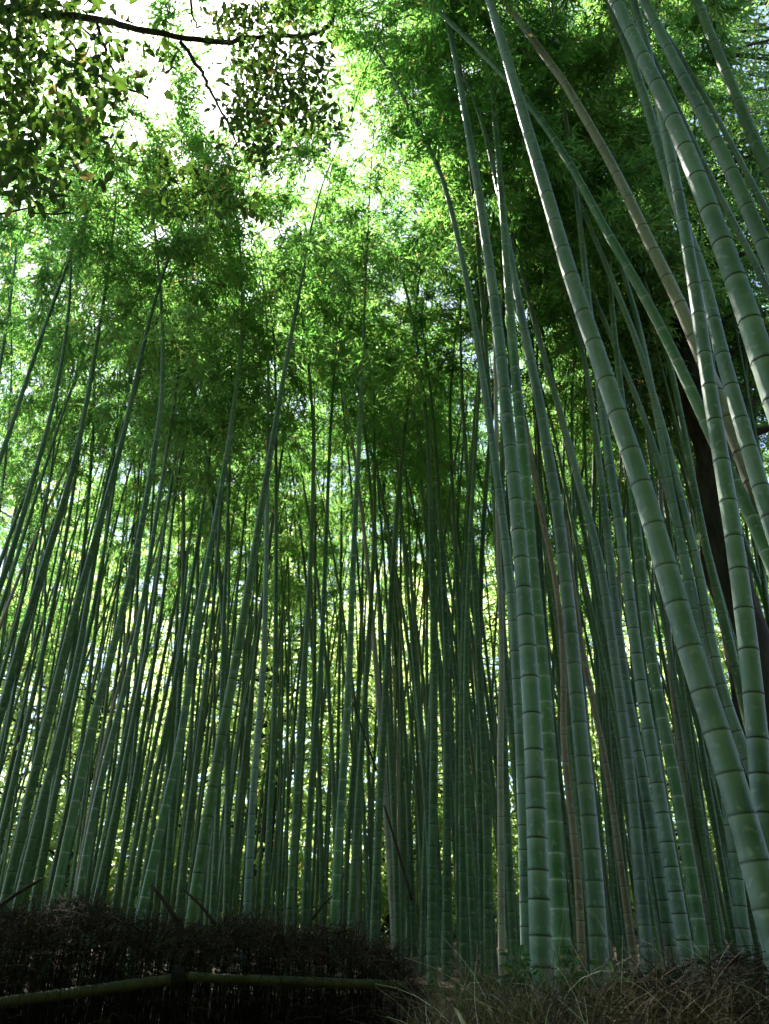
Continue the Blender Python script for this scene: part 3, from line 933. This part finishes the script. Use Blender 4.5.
# ------------------------------------------------------------------ brush fence
def fence():
    rng = np.random.default_rng(31)
    Yf = 4.3
    x0, x1 = -3.6, 0.27
    root = empty('brush_fence', ((x0 + x1) / 2, Yf, 0.3), 'dark brush fence of dry twigs with bamboo rails, below the bamboos at left', 'fence')
    B = np.array([(x0 + x1) / 2, Yf, 0.3])
    def top(x):
        t = 1.84 + 0.04 * np.sin(x * 3.1) + 0.03 * np.sin(x * 7.7) + 0.02 * np.sin(x * 17)
        return t - 0.6 * np.clip((x - (-0.22)) / 0.5, 0, 1) ** 2
    def gnd(x):
        return ground_z(x, np.full_like(x, Yf)) - 0.05
    # upright stems
    mb = MB(); n = 10000
    x = rng.uniform(x0, x1, n); y = Yf + rng.normal(size=n) * 0.085
    zt = top(x) - rng.uniform(.02, .42, n); zb = np.full(n, 0.25)
    zb = np.minimum(zb, zt - .3)
    k = 5; t = np.linspace(0, 1, k)
    P = np.zeros((n, k, 3))
    ln = rng.normal(size=(n, 2)) * .05
    P[:, :, 0] = x[:, None] + ln[:, :1] * t + rng.normal(size=(n, k)) * .006
    P[:, :, 1] = y[:, None] + ln[:, 1:] * t + rng.normal(size=(n, k)) * .006
    P[:, :, 2] = zb[:, None] + (zt - zb)[:, None] * t
    V, Q, r = strips_geo(P, rng.uniform(.004, .011, n), rng); mb.add(V - B, Q, 0, rng.random(n)[r])
    # tangled side twigs
    n = 15000
    x = rng.uniform(x0, x1 + .03, n); z = top(x) - np.abs(rng.normal(size=n)) * .28; y = Yf + rng.normal(size=n) * .13
    d = norm(np.stack([rng.normal(size=n) * .7, rng.normal(size=n) * .5, np.abs(rng.normal(size=n)) * .7 + .1], 1))
    l = rng.uniform(.06, .2, n)
    P = np.stack([x, y, z], 1)[:, None, :] + d[:, None, :] * l[:, None, None] * np.linspace(0, 1, 4)[None, :, None]
    P[:, :, 2] -= (np.linspace(0, 1, 4) ** 2 * .05)[None]
    V, Q, r = strips_geo(P, rng.uniform(.002, .006, n), rng); mb.add(V - B, Q, 1, rng.random(n)[r])
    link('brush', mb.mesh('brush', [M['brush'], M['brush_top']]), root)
    # fuzzy crest of fine twigs
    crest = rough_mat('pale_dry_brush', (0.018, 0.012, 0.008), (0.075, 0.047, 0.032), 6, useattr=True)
    mb = MB(); n = 11000
    x = rng.uniform(x0, x1 + .02, n); z = top(x) - rng.uniform(-.02, .12, n); y = Yf + rng.normal(size=n) * .12
    d = norm(np.stack([rng.normal(size=n) * .6, rng.normal(size=n) * .5, np.abs(rng.normal(size=n)) * .5 + .15], 1))
    l = rng.uniform(.04, .15, n)
    P = np.stack([x, y, z], 1)[:, None, :] + d[:, None, :] * l[:, None, None] * np.linspace(0, 1, 4)[None, :, None]
    V, Q, r = strips_geo(P, rng.uniform(.0015, .004, n), rng); mb.add(V - B, Q, 0, rng.random(n)[r])
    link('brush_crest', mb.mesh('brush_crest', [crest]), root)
    # rails, front
    def rail(a, b, r):
        p, q = at_plane(*a, Yf - .17), at_plane(*b, Yf - .17)
        L = p + np.linspace(0, 1, 34)[:, None] * (q - p)
        R = r * (1 + 0.10 * (np.arange(34) % 8 == 3))
        m_ = MB(); V, Q = tube_geo(L - B, R, 10); m_.add(V, Q, 0, smooth=True)
        link('rail', m_.mesh('rail', [M['rail']]), root)
    rail((-60, 1011), (176, 979), .023)
    rail((182, 977), (408, 986), .020)
    c = at_plane(179, 978, Yf - .17)
    m_ = MB()
    for i in range(5):
        a = np.linspace(0, 2 * PI, 18)
        L = np.stack([np.full(18, (i - 2) * .011) + c[0], c[1] + np.cos(a) * .038, c[2] + np.sin(a) * .038], 1)
        V, Q = tube_geo(L - B, np.full(18, .006), 6); m_.add(V, Q, 0, smooth=True)
    link('rope_tie', m_.mesh('rope_tie', [M['rope']]), root)
    for x in (-3.0, -1.15, 0.12):
        m_ = MB()
        V, Q = tube_geo(np.array([[x, Yf + .02, .2], [x, Yf + .02, .9], [x, Yf + .02, 1.6]]) - B, np.array([.04, .04, .038]), 10); m_.add(V, Q, 0, smooth=True)
        link('post', m_.mesh('post', [M['stick']]), root)


fence()

# ------------------------------------------------------------------ dry grass bank
def grass():
    rng = np.random.default_rng(41)
    mb = MB()
    def blades(n, xr, yr, hr, wr, spread=.5, mat=0):
        x = rng.uniform(*xr, n); y = rng.uniform(*yr, n); z = ground_z(x, y) - .02
        h = rng.uniform(*hr, n)
        d = norm(np.stack([rng.normal(size=n) * spread, rng.normal(size=n) * spread, np.ones(n)], 1))
        bend = norm(np.stack([rng.normal(size=n), rng.normal(size=n), np.zeros(n)], 1)) * rng.uniform(.1, .9, n)[:, None]
        t = np.linspace(0, 1, 6)
        P = np.stack([x, y, z], 1)[:, None, :] + d[:, None, :] * (h[:, None] * t)[:, :, None] + bend[:, None, :] * (h[:, None] * t ** 2 * .7)[:, :, None]
        P[:, :, 2] -= h[:, None] * (t ** 2.5)[None] * rng.uniform(.0, .45, n)[:, None]
        V, Q, r = strips_geo(P, rng.uniform(*wr, n), rng); mb.add(V, Q, mat, (rng.random(n) ** 2)[r])
    blades(9000, (-.45, 2.6), (2.75, 4.2), (.12, .30), (.002, .005), .5)
    blades(4000, (-.3, 2.6), (2.9, 3.9), (.2, .42), (.002, .004), .45)
    blades(3500, (0, 3.2), (3.9, 5.4), (.1, .3), (.003, .006), .5)
    blades(60, (-.1, 2.0), (3.0, 3.9), (.4, .62), (.002, .004), .35)
    blades(420, (-.35, 1.9), (2.8, 3.7), (.2, .46), (.0025, .005), .6, 1)
    o = link('dry_grass', mb.mesh('dry_grass', [M['straw'], M['sheath']]))
    tag(o, 'dry straw coloured grass covering the bank at the lower right', 'grass', kind='stuff')


grass()


def heap():
    rng = np.random.default_rng(43)
    c = np.array([1.6, 3.6, float(ground_z(1.6, 3.6))])
    root = empty('brush_heap', c, 'dark tangled heap of dead twigs in the lower right corner', 'brush heap')
    mb = MB(); n = 5200
    u = rng.uniform(-1, 1, n); v = rng.uniform(-1, 1, n)
    hh = .30 * (1 - .45 * u ** 2) * (1 - .5 * v ** 2) * rng.random(n) ** .6
    P0 = np.stack([u * .75, v * .45, hh - .03 + ground_z(c[0] + u * .75, c[1] + v * .45) - c[2]], 1)
    d = norm(np.stack([rng.normal(size=n), rng.normal(size=n), rng.normal(size=n) * .45 + .2], 1)); l = rng.uniform(.08, .28, n)
    t = np.linspace(0, 1, 4)
    P = P0[:, None, :] + d[:, None, :] * (l[:, None] * t)[:, :, None]; P[:, :, 2] -= (t ** 2 * .05)[None]
    V, Q, r = strips_geo(P, rng.uniform(.002, .006, n), rng); mb.add(V, Q, 0, rng.random(n)[r])
    link('twigs', mb.mesh('twigs', [M['stick']]), root)


heap()


def sapling(px, py, Y, h, nst, seed, label):
    rng = np.random.default_rng(seed)
    c = at_plane(px, py, Y); c[2] = float(ground_z(c[0], c[1]))
    root = empty('undergrowth_plant', c, label, 'plant', 'low leafy plants among the bamboo bases')
    sb = MB(); lb = MB()
    for i in range(nst):
        d = norm(np.array([rng.normal() * .4, rng.normal() * .3, 1]))
        L = catmull(np.array([[0, 0, -.03], d * h * .5, d * h + np.array([rng.normal() * .06, 0, -.03])]), .05)
        V, Q = tube_geo(L, np.linspace(.004, .0015, len(L)), 5, False); sb.add(V, Q, 0, smooth=True)
        n = 14
        u = rng.uniform(.35, 1, n); pos, _ = resample(L, u * h)
        dr = norm(rng.normal(size=(n, 3)) * np.array([1, 1, .4]) + np.array([0, 0, .05])); l = rng.uniform(.03, .065, n)
        V, Q = leaf6_geo(pos + dr * .01, dr, l, l * .48, rng); lb.add(V, Q, 0, np.repeat(rng.random(n), 2))
    link('stem', sb.mesh('stem', [M['twig']]), root)
    link('leaves', lb.mesh('leaves', [M['leaf_under']]), root)


sapling(518, 962, 3.9, .30, 5, 1, 'low leafy green plant at the foot of the dark ringed upright bamboo')
sapling(556, 966, 3.75, .32, 5, 2, 'low leafy green plant at the foot of the white ringed upright bamboo')
sapling(622, 975, 3.8, .24, 4, 3, 'low leafy plant right of the smooth blue-green bamboo base')
sapling(480, 985, 3.8, .22, 4, 4, 'low leafy plant beside the foot of the thin tan bamboo')


def stick(a, b, Y, r, label, Yb=None):
    p, q = at_plane(*a, Y), at_plane(*b, Yb or Y)
    d = q - p
    L = catmull(np.array([p, p + d * .5 + np.array([0, 0, .01]), q]), .06)
    m_ = MB(); V, Q = tube_geo(L - p, np.linspace(r, r * .6, len(L)), 7); m_.add(V, Q, 0, smooth=True)
    o = link('stick', m_.mesh('stick', [M['stick']]), None, p)
    tag(o, label, 'stick', 'broken sticks and fallen culms')


stick((-12, 915), (42, 879), 4.25, .011, 'dead stick poking up left out of the fence top at the left edge')
stick((180, 925), (151, 885), 4.25, .013, 'thick broken stick jutting up left from the middle of the fence')
stick((216, 925), (184, 890), 4.3, .008, 'thin broken stick right of the thick one jutting from the fence')
stick((312, 920), (332, 896), 4.3, .007, 'short thin twig rising from the fence below the white ringed bamboo')
stick((412, 900), (384, 805), 7.0, .013, 'fallen dark stick leaning left behind the right end of the fence')
stick((376, 770), (352, 700), 8.0, .011, 'short dark broken stick caught between culms right of the white ringed bamboo', 8.2)


def sheath():
    c = at_plane(462, 1016, 2.95)
    rng = np.random.default_rng(2)
    t = np.linspace(0, 1, 12); L = np.stack([t * .07 - .03, 0 * t, .012 * np.cos(t * 5) - t * .02], 1)
    a = np.linspace(-1.2, 1.2, 6)
    w = .012 * np.sin(PI * np.clip(t, .03, .97)) ** .6
    V = np.array([[L[i][0], L[i][1] + math.sin(x) * w[i], L[i][2] + (1 - math.cos(x)) * w[i]] for i in range(12) for x in a])
    V2 = V + np.array([0, 0, -.0015]); i = np.arange(11)[:, None] * 6; j = np.arange(5)[None, :]
    Q = np.stack([i + j, i + j + 1, i + 7 + j, i + 6 + j], -1).reshape(-1, 4)
    o = link('bamboo_sheath', mesh_np('bamboo_sheath', np.concatenate([V, V2]), np.concatenate([Q, (Q + len(V))[:, ::-1]]), [M['sheath']], smooth=True), None, c, (0, .3, .4))
    tag(o, 'pale curled dry bamboo sheath caught in the grass at the bottom edge', 'leaf sheath')


sheath()

# ------------------------------------------------------------------ unseen loose-leaf mass added behind the camera to cut the front light
def across():
    rng = np.random.default_rng(61)
    mb = MB()
    n = 150000
    x = rng.uniform(-16, 16, n); y = -3.2 - rng.random(n) ** 1.5 * 6; z = rng.random(n) * 12.2
    m = n // 6
    y[:m] = rng.uniform(-6, -1, m); z[:m] = rng.uniform(10, 14.5, m)
    pos = np.stack([x, y, z], 1)
    d = norm(rng.normal(size=(n, 3)) + np.array([0, 0, -.5]))
    V, Q = leaves_geo(pos, d, rng.uniform(.28, .5, n), rng.uniform(.09, .15, n), rng); mb.add(V, Q, 0, rng.random(n))
    o = link('unseen_leaf_screen', mb.mesh('unseen_leaf_screen', [M['leaf']]))
    tag(o, 'unseen mass of loose green leaves behind the camera, added to dim the front light', 'foliage', kind='stuff')


across()

# ------------------------------------------------------------------ light
SUN_EL, SUN_AZ = 58.0, -28.0        # azimuth clockwise from +Y (ahead)
w = bpy.data.worlds.new('World'); scene.world = w; w.use_nodes = True
nt = w.node_tree
bg = nt.nodes['Background']
sky = nt.nodes.new('ShaderNodeTexSky'); sky.sky_type = 'NISHITA'; sky.sun_disc = False
sky.sun_elevation = math.radians(SUN_EL); sky.sun_rotation = math.radians(SUN_AZ)
nt.links.new(sky.outputs[0], bg.inputs[0]); bg.inputs[1].default_value = 0.06
sl = bpy.data.lights.new('sun', 'SUN'); sl.energy = 5.0; sl.angle = math.radians(0.53); sl.color = (1, .95, .86)
so = bpy.data.objects.new('sun', sl); COL.objects.link(so)
el, az = math.radians(SUN_EL), math.radians(SUN_AZ)
dv = Vector((math.sin(az) * math.cos(el), math.cos(az) * math.cos(el), math.sin(el)))
so.rotation_euler = dv.to_track_quat('Z', 'Y').to_euler()
so.location = dv * 40

scene.view_settings.view_transform = 'Standard'
scene.view_settings.look = 'None'
scene.view_settings.exposure = 2.82
scene.view_settings.gamma = 1.0
c = scene.cycles
c.max_bounces = 7; c.diffuse_bounces = 4; c.glossy_bounces = 2; c.transmission_bounces = 5; c.transparent_max_bounces = 4
c.caustics_reflective = False; c.caustics_refractive = False
c.use_denoising = True
c.sample_clamp_indirect = 6
